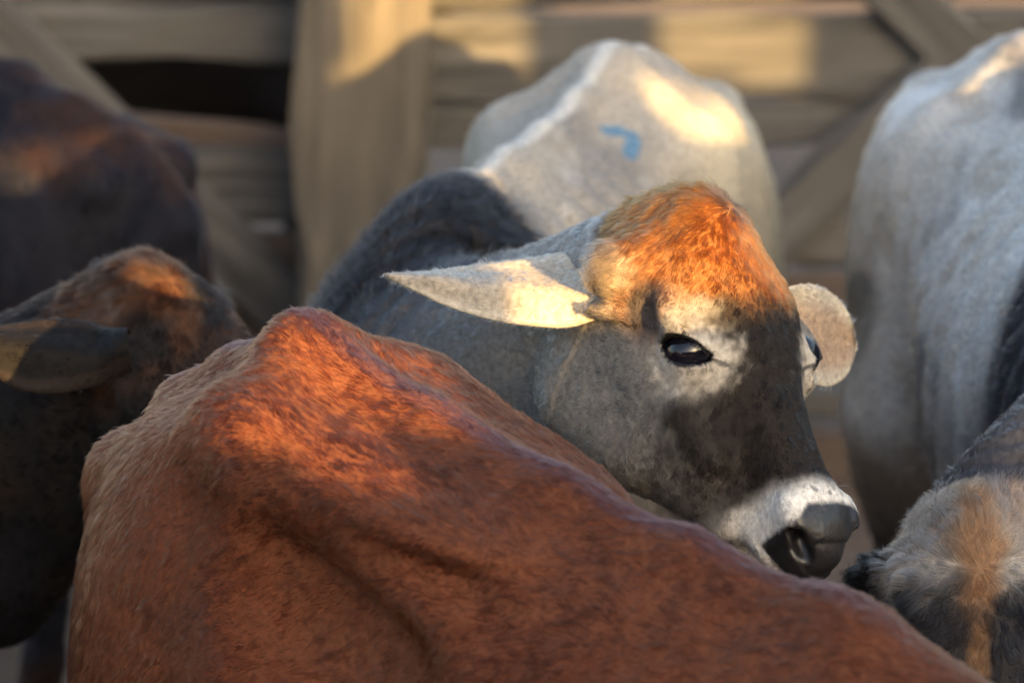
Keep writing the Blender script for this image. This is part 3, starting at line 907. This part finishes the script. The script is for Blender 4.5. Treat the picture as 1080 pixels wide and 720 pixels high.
def mix(C, c, m):
    return C * (1 - m[:, None]) + np.array(c)[None] * m[:, None]
def head_frame(a, l, o):
    """world matrix from camera-space face direction a and left direction l"""
    x = camvec(*a); y = camvec(*l); y = unit(y - x * (x @ y)); z = np.cross(x, y)
    M = np.eye(4); M[:3, 0], M[:3, 1], M[:3, 2], M[:3, 3] = x, y, z, o
    return M
def cow_place(sac_px, depth, heading_deg, hx=-.05, S=1.0):
    """ground point and yaw so that the sacrum sits on that line of sight; heading: 0 = towards the camera, + = to the right"""
    p = at(*sac_px, depth)
    h = rad(heading_deg); d = np.array([math.sin(h), -math.cos(h), 0])
    yaw = math.atan2(d[1], d[0])
    loc = p - d * hx * S; top = p[2]; loc = np.array([loc[0], loc[1], 0])
    return loc, yaw, top / 1.11
def body_flow(P, HL, Mh):
    """back along the trunk and down the sides; on the head out from the whorl"""
    z = np.clip((P[:, 2] - .6) / .5, 0, 1); s = np.sign(P[:, 1])
    D = np.stack([-np.ones(len(P)), .25 * s * 0, -.9 * (1 - z) - .35], 1)
    thigh = smooth(.05, -.15, P[:, 0])
    D = D * (1 - thigh[:, None]) + np.array([-.35, 0, -1.0]) * thigh[:, None]
    # neck and head
    hm = smooth(-.25, -.02, HL[:, 0]) * (HL[:, 0] < .55) * (np.abs(HL[:, 1]) < .35) * (HL[:, 2] > -.4)
    wx, wz = HL[:, 0] - WHORL[0], HL[:, 1]
    r_ = np.sqrt(wx ** 2 + wz ** 2) + 1e-6
    up_front = smooth(-.12, -.04, HL[:, 2])
    rad_ = np.stack([wx / r_, wz / r_, np.zeros(len(P))], 1)
    nose = smooth(.14, .24, HL[:, 0])
    side = np.stack([-.6 + 1.2 * nose, .1 * np.sign(HL[:, 1]), -.9 + .5 * nose], 1)
    hd = rad_ * up_front[:, None] + side * (1 - up_front[:, None])
    ec = np.where((HL[:, 1] > 0)[:, None], np.array(EYE_C(1)), np.array(EYE_C(-1)))
    ev = HL - ec; ed = np.linalg.norm(ev, axis=1); ew = smooth(.062, .040, ed)[:, None]
    hd = hd * (1 - ew) + ew * (ev / (ed[:, None] + 1e-6) + np.array([-.35, 0, 0]))
    hd = hd @ Mh[:3, :3].T
    return D * (1 - hm[:, None]) + hd * hm[:, None]
WHORL = [.0, 0]

# ---- shared coat pieces for the pale zebu
def eye_d(hl):
    return np.minimum(np.linalg.norm(hl - np.array(EYE_C(-1)), axis=1), np.linalg.norm(hl - np.array(EYE_C(1)), axis=1))
def in_head(hl): return (hl[:, 0] > -.09) & (hl[:, 0] < .5) & (np.abs(hl[:, 1]) < .14) & (hl[:, 2] > -.27) & (hl[:, 2] < .09)
def hooves(P, C):
    m = smooth(.075, .055, P[:, 2]); return mix(C, (.03, .026, .022), m)

def hero_colour(P, hl, N, inn, et):
    n1 = fbm(P, .09, 5); n2 = fbm(P, .02, 8, 2)
    C = np.repeat(np.array([[.34, .305, .26]]), len(P), 0)
    C = mix(C, (.20, .185, .172), smooth(-.2, .4, fbm(P * np.array([.5, 1, 1]), .11, 21)) * .85)
    C = mix(C, (.46, .44, .40), smooth(.1, .5, fbm(P * np.array([.5, 1, 1]), .05, 23)) * .5)
    C = mix(C, (.52, .50, .46), smooth(.017, .007, np.abs(P[:, 1]) + .008 * n1) * smooth(.8, .55, P[:, 0]) * (P[:, 2] > 1.0))      # pale stripe on the spine
    C = mix(C, (.50, .45, .34), smooth(.05, .20, P[:, 1] + .05 * n1) * smooth(.3, -.05, P[:, 0]) * .8)
    fq = smooth(.50, .66, P[:, 0] + .05 * n1)
    C = mix(C, (.085, .085, .092), fq); C = mix(C, (.20, .195, .19), smooth(-.34, -.10, hl[:, 0] + .06 * n1) * fq * smooth(.5, .2, np.linalg.norm(hl, axis=1)))                                            # grey shoulders and neck
    hump = smooth(.60, .65, P[:, 0] + .03 * n1) * smooth(.93, 1.00, P[:, 2] + .03 * n1) * smooth(1.02, .92, P[:, 0])
    C = mix(C, (.016, .015, .017), hump * .97)
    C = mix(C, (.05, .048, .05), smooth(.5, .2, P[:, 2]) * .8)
    # blue paint on the left hip
    q = P[:, :2] if False else P
    stroke = np.array([(.178, .054), (.149, .068), (.143, .084), (.161, .092), (.194, .0925)])
    dd = np.full(len(P), 9.0)
    for a, b in zip(stroke[:-1], stroke[1:]):
        ab = b - a; t = np.clip(((P[:, :2] - a) @ ab) / (ab @ ab), 0, 1)
        dd = np.minimum(dd, np.linalg.norm(P[:, :2] - a - t[:, None] * ab, axis=1))
    C = mix(C, (.075, .185, .30), smooth(.0125, .005, dd + .005 * n2) * (P[:, 2] > .9) * .85)
    # head
    x, y, z = hl[:, 0], hl[:, 1], hl[:, 2]
    H = in_head(hl) & (et < 0)
    Ch = np.repeat(np.array([[.165, .153, .140]]), len(P), 0)
    dark = smooth(.092, .066, np.abs(y) + .02 * n2) * smooth(-.125, -.085, z + .02 * n2) * smooth(.42, .36, x)
    dark = np.maximum(dark, smooth(.19, .24, x + .02 * n2) * smooth(-.17, -.11, z + .03 * n2) * smooth(.385, .35, x + .25 * (np.abs(y) - .03)) * .9)
    Ch = mix(Ch, (.0125, .0092, .0075), np.clip(dark, 0, 1) * .97)
    Ch = mix(Ch, (.19, .082, .026), smooth(.165, .095, x + .02 * n2 + .15 * np.maximum(np.abs(y) - .03, 0)) * smooth(-.115, -.075, z) * .92)  # rusty poll
    Ch = mix(Ch, (.055, .05, .05), smooth(.045, .022, np.linalg.norm(hl - np.array([.10, 0, 0]) - np.stack([0 * y, np.sign(y) * .093, 0 * y - .06], 1), axis=1)) * .9)  # dark temple
    Ch = mix(Ch, (.07, .05, .04), smooth(.028, .012, np.hypot(x - .0, y)) * .6)
    e = eye_d(hl + np.stack([-.010 + 0 * x, 0 * x, .002 + 0 * x], 1))
    C_eye = smooth(.059, .026, e * (1 + .35 * smooth(.17, .11, x)) + .010 * n2 + .010 * fbm(P, .006, 77, 1))
    Ch = mix(Ch, (.45, .41, .355), C_eye * .90)
    Ch = mix(Ch, (.010, .010, .013), lidmask(hl))
    muz = smooth(.346, .378, x - .30 * np.maximum(z + .075, 0) + .12 * np.maximum(-z - .09, 0) + .010 * n2)
    Ch = mix(Ch, (.66, .63, .58), muz)
    Ch = mix(Ch, (.10, .09, .085), muz * smooth(.45, .7, vnoise(P, .0065, 87)) * .7)
    pad = nosepad(hl, n2)
    root_ = smooth(.100, .114, np.abs(y)) * smooth(.085, .055, x) * smooth(-.125, -.105, z)
    Ch = mix(Ch, (.17, .14, .11), root_ * .9)
    Ch = mix(Ch, (.013, .012, .014), pad)
    # blend into the neck at the back of the head
    bl = smooth(-.075, .035, x + .02 * n2 + .10 * smooth(-.11, -.07, z)) * smooth(.17, .145, np.abs(y)) * smooth(-.33, -.25, z) * smooth(.52, .5, x) * smooth(.13, .10, z) * (et < 0)
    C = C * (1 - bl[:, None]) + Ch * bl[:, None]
    # ears
    E = et >= 0
    Ce = np.repeat(np.array([[.42, .36, .28]]), len(P), 0)
    Ce = mix(Ce, (.20, .19, .185), smooth(.25, .6, et + .15 * n1) * smooth(1.0, .85, et) * .35)  # shade on the outer half of the ear, painted as grey
    Ce = mix(Ce, (.36, .255, .18), (inn > .9) * smooth(1.0, .7, et) * smooth(.36, .14, inn % 1.0) * .85)  # brownish inner skin, with the shading inside the ear painted in
    Ce = mix(Ce, (.24, .22, .205), (inn < .5) * smooth(-.1, .5, n1) * .5)
    Ce = mix(Ce, (.50, .45, .37), smooth(.22, .38, inn % 1.0) * .8)  # lit edge of the ear painted as a pale rim
    C = np.where(E[:, None], Ce, C)
    C = hooves(P, C)
    wet = np.where(H, np.maximum(pad, lidmask(hl)), 0)
    L = np.full(len(P), .011)
    L = np.where(hump > .3, .026, L)
    L = np.where(H, .0065, L)
    L = np.where(H & (x < .14) & (z > -.11), .017 - .06 * np.clip(x - .02, 0, .15), L)
    L = np.where(H & (x > .33), .004, L)
    L = np.where(E, .007, L)
    L = np.where(H & (et < 0), np.minimum(L, .0025 + .10 * np.maximum(eye_d(hl) - .034, 0)), L)
    den = np.ones(len(P)) * .40
    den = np.where(H, 1.7, den); den = np.where(E, .9, den)
    den = np.where(P[:, 0] < .62, np.where(H | E, den, .18), den)
    den = den * (1 - np.clip(wet * 1.3, 0, 1))
    return C, wet, L, den
def lidmask(hl):
    """1 close to the lid margins and the socket, 0 on the haired lids"""
    m = np.zeros(len(hl))
    for s in (-1, 1):
        c = np.array(EYE_C(s))
        near = np.nonzero(np.linalg.norm(hl - c, axis=1) < .065)[0]
        if not len(near): continue
        q = hl[near]
        nrm, ax, up = eye_axes(s)
        u, v = (q - c) @ ax, (q - c) @ up
        hi, lo = lid_lines(u)
        rim = np.maximum(v - hi - .0012, lo - .0038 - v)
        m[near] = smooth(.0016, -.0006, rim) * smooth(-.037, -.034, u) * smooth(.044, .040, u)
        tear = np.abs(v - (-.004 - .10 * (u - .03))) - .0022
        m[near] = np.maximum(m[near], smooth(.0016, 0, tear) * smooth(.028, .032, u) * smooth(.058, .046, u) * .8)
    return m
def nosepad(hl, n2):
    x, y, z = hl[:, 0], hl[:, 1], hl[:, 2]
    f = smooth(.390, .400, x + 1.0 * np.minimum(0, .032 - np.abs(y)) - .35 * np.maximum(z + .058, 0) - .3 * np.maximum(-.105 - z, 0) + .003 * n2)
    f = f * smooth(.054, .046, np.abs(y) + .30 * np.maximum(-.085 - z, 0) + .003 * n2)
    lip = smooth(-.121, -.116, z)
    nost = np.zeros(len(x))
    for s in (-1, 1):
        nost = np.maximum(nost, smooth(.018, .012, np.linalg.norm((hl - np.array([.432, s * .036, -.076])) * np.array([.75, 1, 1.1]), axis=1)))
    return np.maximum(f * lip, nost)

def neck_relief(P, hl):
    """vertical skin folds on the neck, faint ribs and muscle"""
    d = .004 * fbm(P, .11, 40, 2) * smooth(.0, -.1, hl[:, 0])
    hd = in_head(hl) * 1.0; d = d + hd * (.0011 * fbm(P, .022, 42, 2) + nosepad(hl, 0) * .0003 * vnoise(P, .0045, 43))
    nk = smooth(-.06, -.16, hl[:, 0]) * smooth(.55, .75, P[:, 0])
    q = hl[:, 0] + .35 * hl[:, 2] + .03 * vnoise(P, .08, 4)
    d = d + nk * .0035 * np.sin(q * 2 * math.pi / .042) * smooth(-.3, .4, vnoise(P, .10, 6))
    fl = smooth(.18, .3, P[:, 0]) * smooth(.68, .5, P[:, 0]) * smooth(.5, .7, P[:, 2]) * smooth(1.06, .98, P[:, 2])
    d = d + fl * .0045 * np.sin((P[:, 0] + .25 * (1 - P[:, 2])) * 2 * math.pi / .075)
    return d

# ---- the grey zebu whose head is in focus
def hero():
    loc, yaw, S = cow_place((648, 58), 5.2, -16)
    a, l = (.400, -.815, .41), (.675, -.01, -.735)
    hw = head_frame(a, l, at(758, 228, 3.90))
    x, y, z = hw[:3, 0], hw[:3, 1], hw[:3, 2]; o = hw[:3, 3]
    hp = lambda p: hw[:3, :3] @ np.array(p) + o
    row = lambda pts: [at(x_, y_, d_) for x_, y_, d_ in pts]
    near = dict(top=row([(690, 268, 3.92), (640, 256, 3.94), (598, 266, 3.965), (565, 272, 3.97), (520, 277, 3.965), (470, 283, 3.955), (435, 287, 3.945), (404, 289, 3.935)]),
                bot=row([(700, 306, 3.90), (654, 326, 3.875), (606, 343, 3.875), (570, 343, 3.88), (522, 337, 3.89), (474, 324, 3.91), (440, 309, 3.925), (405, 291, 3.934)]),
                bulge=camvec(0, .35, .9) * .020, inner_front=False)
    far = dict(top=row([(812, 310, 3.96), (840, 300, 3.99), (862, 301, 4.02), (882, 313, 4.06), (897, 334, 4.085), (903, 360, 4.10)]),
               bot=row([(806, 372, 3.95), (834, 392, 3.98), (856, 404, 4.01), (876, 407, 4.05), (893, 395, 4.08), (902, 372, 4.10)]),
               bulge=camvec(.25, -.1, -.95) * .026, inner_front=False)
    return make_cow('zebu_cattle', 'grey humped zebu with rust-lit forehead and white muzzle, head turned right, in focus',
        dict(loc=loc, yaw=yaw, scale=S, head_world=hw, head_long=.865, head_wide=1.16, hump=.25, hookz=-.045, hook=.145, hookk=.10, aspect=(1, .86, 1), slope=.06, vox=.008, fine=2, box=(-.8, .8), colour=hero_colour, relief=neck_relief,
             ears=[near, far], lashes=True, whiskers=True, strands=360000, flow=body_flow, seed=3, width=.00022, lift=.22, tuft=.009, clump=.35, tuft_amt=.45))

# ---- the red-brown one in front
def brown_colour(P, hl, N, inn, et):
    n1 = fbm(P, .14, 5); n2 = fbm(P, .03, 8, 2)
    C = np.repeat(np.array([[.122, .043, .0205]]), len(P), 0)
    C = mix(C, (.090, .029, .0145), smooth(-.2, .5, n1) * .7)
    C = mix(C, (.075, .03, .02), smooth(.1, .7, n2) * .5)
    C = mix(C, (.085, .038, .036), smooth(.022, .010, np.abs(P[:, 1] + .006 * n1)) * smooth(.95, 1.02, P[:, 2]) * .8)
    C = mix(C, (.115, .043, .022), smooth(-.05, -.2, P[:, 0]) * .45)
    C = hooves(P, C)
    return C, np.zeros(len(P)), np.full(len(P), .0125), np.ones(len(P))
def brown_relief(P, hl):
    d = .006 * fbm(P, .15, 44, 2) + .0018 * fbm(P, .04, 46, 2)
    fl = smooth(.28, .4, P[:, 0]) * smooth(.75, .6, P[:, 0]) * smooth(.4, .6, P[:, 2]) * smooth(1.06, .95, P[:, 2])
    return d + fl * .0012 * np.sin((P[:, 0] + .25 * (1 - P[:, 2])) * 2 * math.pi / .08)
def brown():
    loc, yaw, S = cow_place((300, 352), 3.66, 49)
    d = np.array([math.cos(yaw), math.sin(yaw), 0])
    hw = np.eye(4)
    x = unit(d * .75 + np.array([0, 0, -.66])); y = np.array([-d[1], d[0], 0]); z = np.cross(x, y)
    hw[:3, 0], hw[:3, 1], hw[:3, 2] = x, y, z
    hw[:3, 3] = loc + d * 1.22 + np.array([0, 0, 1.12])
    hp = lambda p: hw[:3, :3] @ np.array(p) + hw[:3, 3]
    ears = [(hp((.035, s * .085, -.075)), hw[:3, 1] * s - z * .2 - x * .15, x, .2, .11, .45) for s in (-1, 1)]
    return make_cow('brown_cattle', 'red-brown cattle in the foreground seen over its hips and back',
        dict(loc=loc, yaw=yaw, scale=S, head_world=hw, hump=0, fossa=1.0, aspect=(.92, .76, 1), slope=.205, rear=(.17, .52), vox=.009, colour=brown_colour, relief=brown_relief, ears=ears,
             strands=430000, flow=body_flow, seed=5, width=.00026, lift=.13, tuft=.007, clump=.35, clump_tone=.2, streak_amt=.6, streak=.0045, stretch=(.4, 1, .6), hook=.138, tuft_amt=.6))

# ---- right-hand pale one, face lowered to the camera
def right_colour(P, hl, N, inn, et):
    n1 = fbm(P, .10, 15); n2 = fbm(P, .022, 18, 2)
    C = np.repeat(np.array([[.42, .41, .395]]), len(P), 0)
    C = mix(C, (.15, .148, .15), smooth(-.02, .32, fbm(P * np.array([.5, 1, .5]), .10, 25)) * .9)
    C = mix(C, (.30, .26, .21), smooth(.1, .4, fbm(P, .07, 27)) * .6)
    C = mix(C, (.66, .66, .66), smooth(.1, .5, fbm(P, .09, 29)) * .7)
    C = mix(C, (.60, .52, .45), smooth(.06, .0, np.abs(P[:, 1])) * smooth(.2, -.1, P[:, 0]) * .6)
    C = mix(C, (.035, .036, .045), smooth(.57, .68, P[:, 0] + .04 * n1))
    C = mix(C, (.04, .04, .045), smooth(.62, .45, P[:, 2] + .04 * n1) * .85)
    x, y, z = hl[:, 0], hl[:, 1], hl[:, 2]
    H = in_head(hl) & (et < 0)
    Ch = np.repeat(np.array([[.30, .27, .235]]), len(P), 0)
    Ch = mix(Ch, (.03, .027, .027), smooth(.035, .095, x + .035 * n2 - .35 * np.maximum(np.abs(y) - .055, 0)))
    Ch = mix(Ch, (.21, .12, .065), smooth(.032, .012, np.abs(y) + .014 * n2 + .10 * np.maximum(x - .03, 0)) * smooth(.13, .08, x))
    Ch = mix(Ch, (.24, .13, .06), smooth(.016, .006, np.abs(y) + .006 * n2) * smooth(.10, .14, x) * .6)
    Ch = mix(Ch, (.25, .15, .09), smooth(.05, -.02, x + .03 * n2) * .55)
    Ch = mix(Ch, (.012, .011, .011), smooth(.078, .092, np.abs(y)) * smooth(.11, .07, x) * smooth(-.02, -.05, z))
    Ch = mix(Ch, (.6, .57, .52), smooth(.34, .37, x)); pad = nosepad(hl, n2); Ch = mix(Ch, (.016, .015, .017), pad)
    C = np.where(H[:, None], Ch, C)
    nk = smooth(-.04, -.20, x) * smooth(.62, .75, P[:, 0]) * smooth(-.15, -.02, z)
    C = mix(C, (.15, .13, .12), nk * .5)
    E = et >= 0
    C = np.where(E[:, None], np.array([[.035, .033, .035]]), C)
    C = hooves(P, C)
    wet = np.where(H, pad, 0)
    L = np.full(len(P), .010); L = np.where(H, .016, L); L = np.where(H & (x > .15), .011, L)
    den = np.where(H, 1.6, .3); den = np.where(E, 1.0, den)
    return C, wet, L, den * (1 - np.clip(wet * 1.3, 0, 1))
def right():
    loc, yaw, S = cow_place((1085, 46), 5.1, 4)
    hw = head_frame((-.05, -.86, .50), (1, -.04, .02), at(1030, 566, 3.84))
    hp = lambda p: hw[:3, :3] @ np.array(p) + hw[:3, 3]
    ears = [(hp((.045, -.080, -.085)), camvec(-.62, -.70, -.2), camvec(0, -.3, .9), .15, .09, .5, .1),
            (hp((.035, .085, -.075)), camvec(.75, -.5, -.2), camvec(0, -.3, .9), .17, .10, .5, .3)]
    return make_cow('zebu_cattle', 'pale grey zebu at the right edge with dark neck and lowered shaggy forehead',
        dict(loc=loc, yaw=yaw, scale=S, head_world=hw, hump=.0, hookz=-.06, hook=.14, hookk=.11, head_scale=.93, aspect=(1, .86, 1), vox=.010, fine=1, box=(-.75, .75), colour=right_colour, relief=neck_relief, ears=ears,
             strands=170000, flow=right_flow, seed=8, width=.00026, lift=.32, tuft=.013, clump=.7, tuft_amt=.8))
def right_flow(P, HL, Mh):
    WHORL[0] = .055
    D = body_flow(P, HL, Mh)
    WHORL[0] = .0
    return D

# ---- dark one behind the brown rump, facing right
def dark_colour(P, hl, N, inn, et):
    n1 = fbm(P, .12, 35); n2 = fbm(P, .03, 38, 2)
    C = np.repeat(np.array([[.0075, .0068, .0075]]), len(P), 0)
    C = mix(C, (.026, .015, .010), smooth(.0, .6, n1) * .6)
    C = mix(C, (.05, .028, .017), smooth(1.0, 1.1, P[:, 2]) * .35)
    x, y, z = hl[:, 0], hl[:, 1], hl[:, 2]
    H = in_head(hl) & (et < 0)
    Ch = np.repeat(np.array([[.011, .009, .0085]]), len(P), 0)
    Ch = mix(Ch, (.060, .028, .015), smooth(-.2, .5, n2 + n1) * smooth(.14, .06, x) * smooth(-.13, -.06, z))
    Ch = mix(Ch, (.5, .47, .42), smooth(.35, .38, x)); pad = nosepad(hl, n2); Ch = mix(Ch, (.016, .015, .017), pad)
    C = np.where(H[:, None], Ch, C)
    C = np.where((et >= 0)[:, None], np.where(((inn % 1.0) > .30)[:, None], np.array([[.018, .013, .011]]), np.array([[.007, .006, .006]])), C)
    C = hooves(P, C)
    L = np.full(len(P), .008); L = np.where(H & (x < .03) & (z > -.08), .018, L)
    L = np.where(et >= 0, .004, L)
    return C, np.where(H, pad, 0), L, np.where(et >= 0, .8, np.where(H, 1.5, .5))
def dark():
    a, l = (.52, -.80, .22), (.66, .30, -.68)
    hw = head_frame(a, l, at(172, 306, 4.28))
    hp = lambda p: hw[:3, :3] @ np.array(p) + hw[:3, 3]
    h = rad(78); d = np.array([math.sin(h), -math.cos(h), 0]); yaw = math.atan2(d[1], d[0])
    p = hw[:3, 3]
    loc = np.array([p[0], p[1], 0]) - d * 1.22 + np.array([0, .02, 0])
    row = lambda pts: [at(x_, y_, d_) for x_, y_, d_ in pts]
    near = dict(top=row([(138, 352, 4.155), (108, 346, 4.150), (88, 339, 4.145), (50, 336, 4.135), (5, 341, 4.125), (-45, 352, 4.115)]),
                bot=row([(140, 392, 4.115), (112, 402, 4.105), (88, 409, 4.095), (50, 414, 4.085), (8, 406, 4.090), (-44, 358, 4.110)]),
                bulge=camvec(0, .35, .9) * .022, inner_front=False)
    ears = [near, (hp((.035, .085, -.075)), camvec(.25, -.5, -.8), camvec(-.1, -.3, .9), .18, .11, .45)]
    return make_cow('dark_cattle', 'blackish-brown cattle facing right at the left edge, head half hidden behind the brown rump',
        dict(loc=loc, yaw=yaw, scale=.98, head_world=hw, hump=.1, n2=(0, 0, -.05), dewlap=.055, vox=.009, fine=0, box=(-.62, .62), colour=dark_colour, relief=neck_relief, ears=ears,
             strands=110000, flow=body_flow, seed=12, width=.00030, lift=.25, tuft=.012, clump=.4, tuft_amt=.5))

# ---- dark rump further back on the left
def far_colour(P, hl, N, inn, et):
    n1 = fbm(P, .13, 55); n2 = fbm(P, .04, 58, 2)
    C = np.repeat(np.array([[.010, .010, .015]]), len(P), 0)
    C = mix(C, (.034, .017, .012), smooth(-.1, .5, n1) * .8)
    C = mix(C, (.018, .019, .028), smooth(.0, .6, n2) * .6)
    return hooves(P, C), np.zeros(len(P)), np.full(len(P), .012), np.ones(len(P))
def simple_head(loc, d, reach, z0, down):
    hw = np.eye(4)
    x = unit(d * math.cos(down) + np.array([0, 0, -math.sin(down)])); y = np.array([-d[1], d[0], 0]); z = np.cross(x, y)
    hw[:3, 0], hw[:3, 1], hw[:3, 2] = x, y, z
    hw[:3, 3] = loc + d * reach + np.array([0, 0, z0])
    hp = lambda p: hw[:3, :3] @ np.array(p) + hw[:3, 3]
    ears = [(hp((.035, s * .085, -.075)), y * s - z * .2 - x * .15, x, .2, .11, .45) for s in (-1, 1)]
    return hw, ears
def far_left():
    loc, yaw, S = cow_place((18, 78), 5.75, 228)
    S = min(S, 1.05)
    d = np.array([math.cos(yaw), math.sin(yaw), 0])
    hw, ears = simple_head(loc, d, 1.22, 1.15, rad(40))
    make_cow('dark_cattle', 'dark bluish-brown rump of cattle turned away, further back at the left edge',
        dict(loc=loc, yaw=yaw, scale=S, head_world=hw, hump=.4, vox=.011, colour=far_colour, relief=brown_relief, ears=ears, hook=.15, hookz=-.05, strands=50000, flow=body_flow, seed=14, width=.0004, lift=.3))
def beyond():  # added animal; its black body keeps the left fence gaps dark
    loc = np.array([-1.15, 7.78, 0]); yaw = rad(8)
    d = np.array([math.cos(yaw), math.sin(yaw), 0])
    hw, ears = simple_head(loc, d, 1.2, 1.12, rad(45))
    make_cow('gap_dark_cattle', 'black cattle added beyond the plank fence to keep its gaps dark', dict(loc=loc, yaw=yaw, scale=1.0, head_world=hw, hump=.5, vox=.012,
        colour=lambda P, hl, N, i, e: (hooves(P, np.repeat(np.array([[.014, .012, .012]]), len(P), 0)), np.zeros(len(P)), np.zeros(len(P)), np.zeros(len(P))), ears=ears))

import time
for fn in (hero, brown, right, dark, far_left, beyond):
    t0 = time.time(); fn(); print(fn.__name__, 'built in %.1f' % (time.time() - t0))
print('hairs', HAIR_COUNT[0])
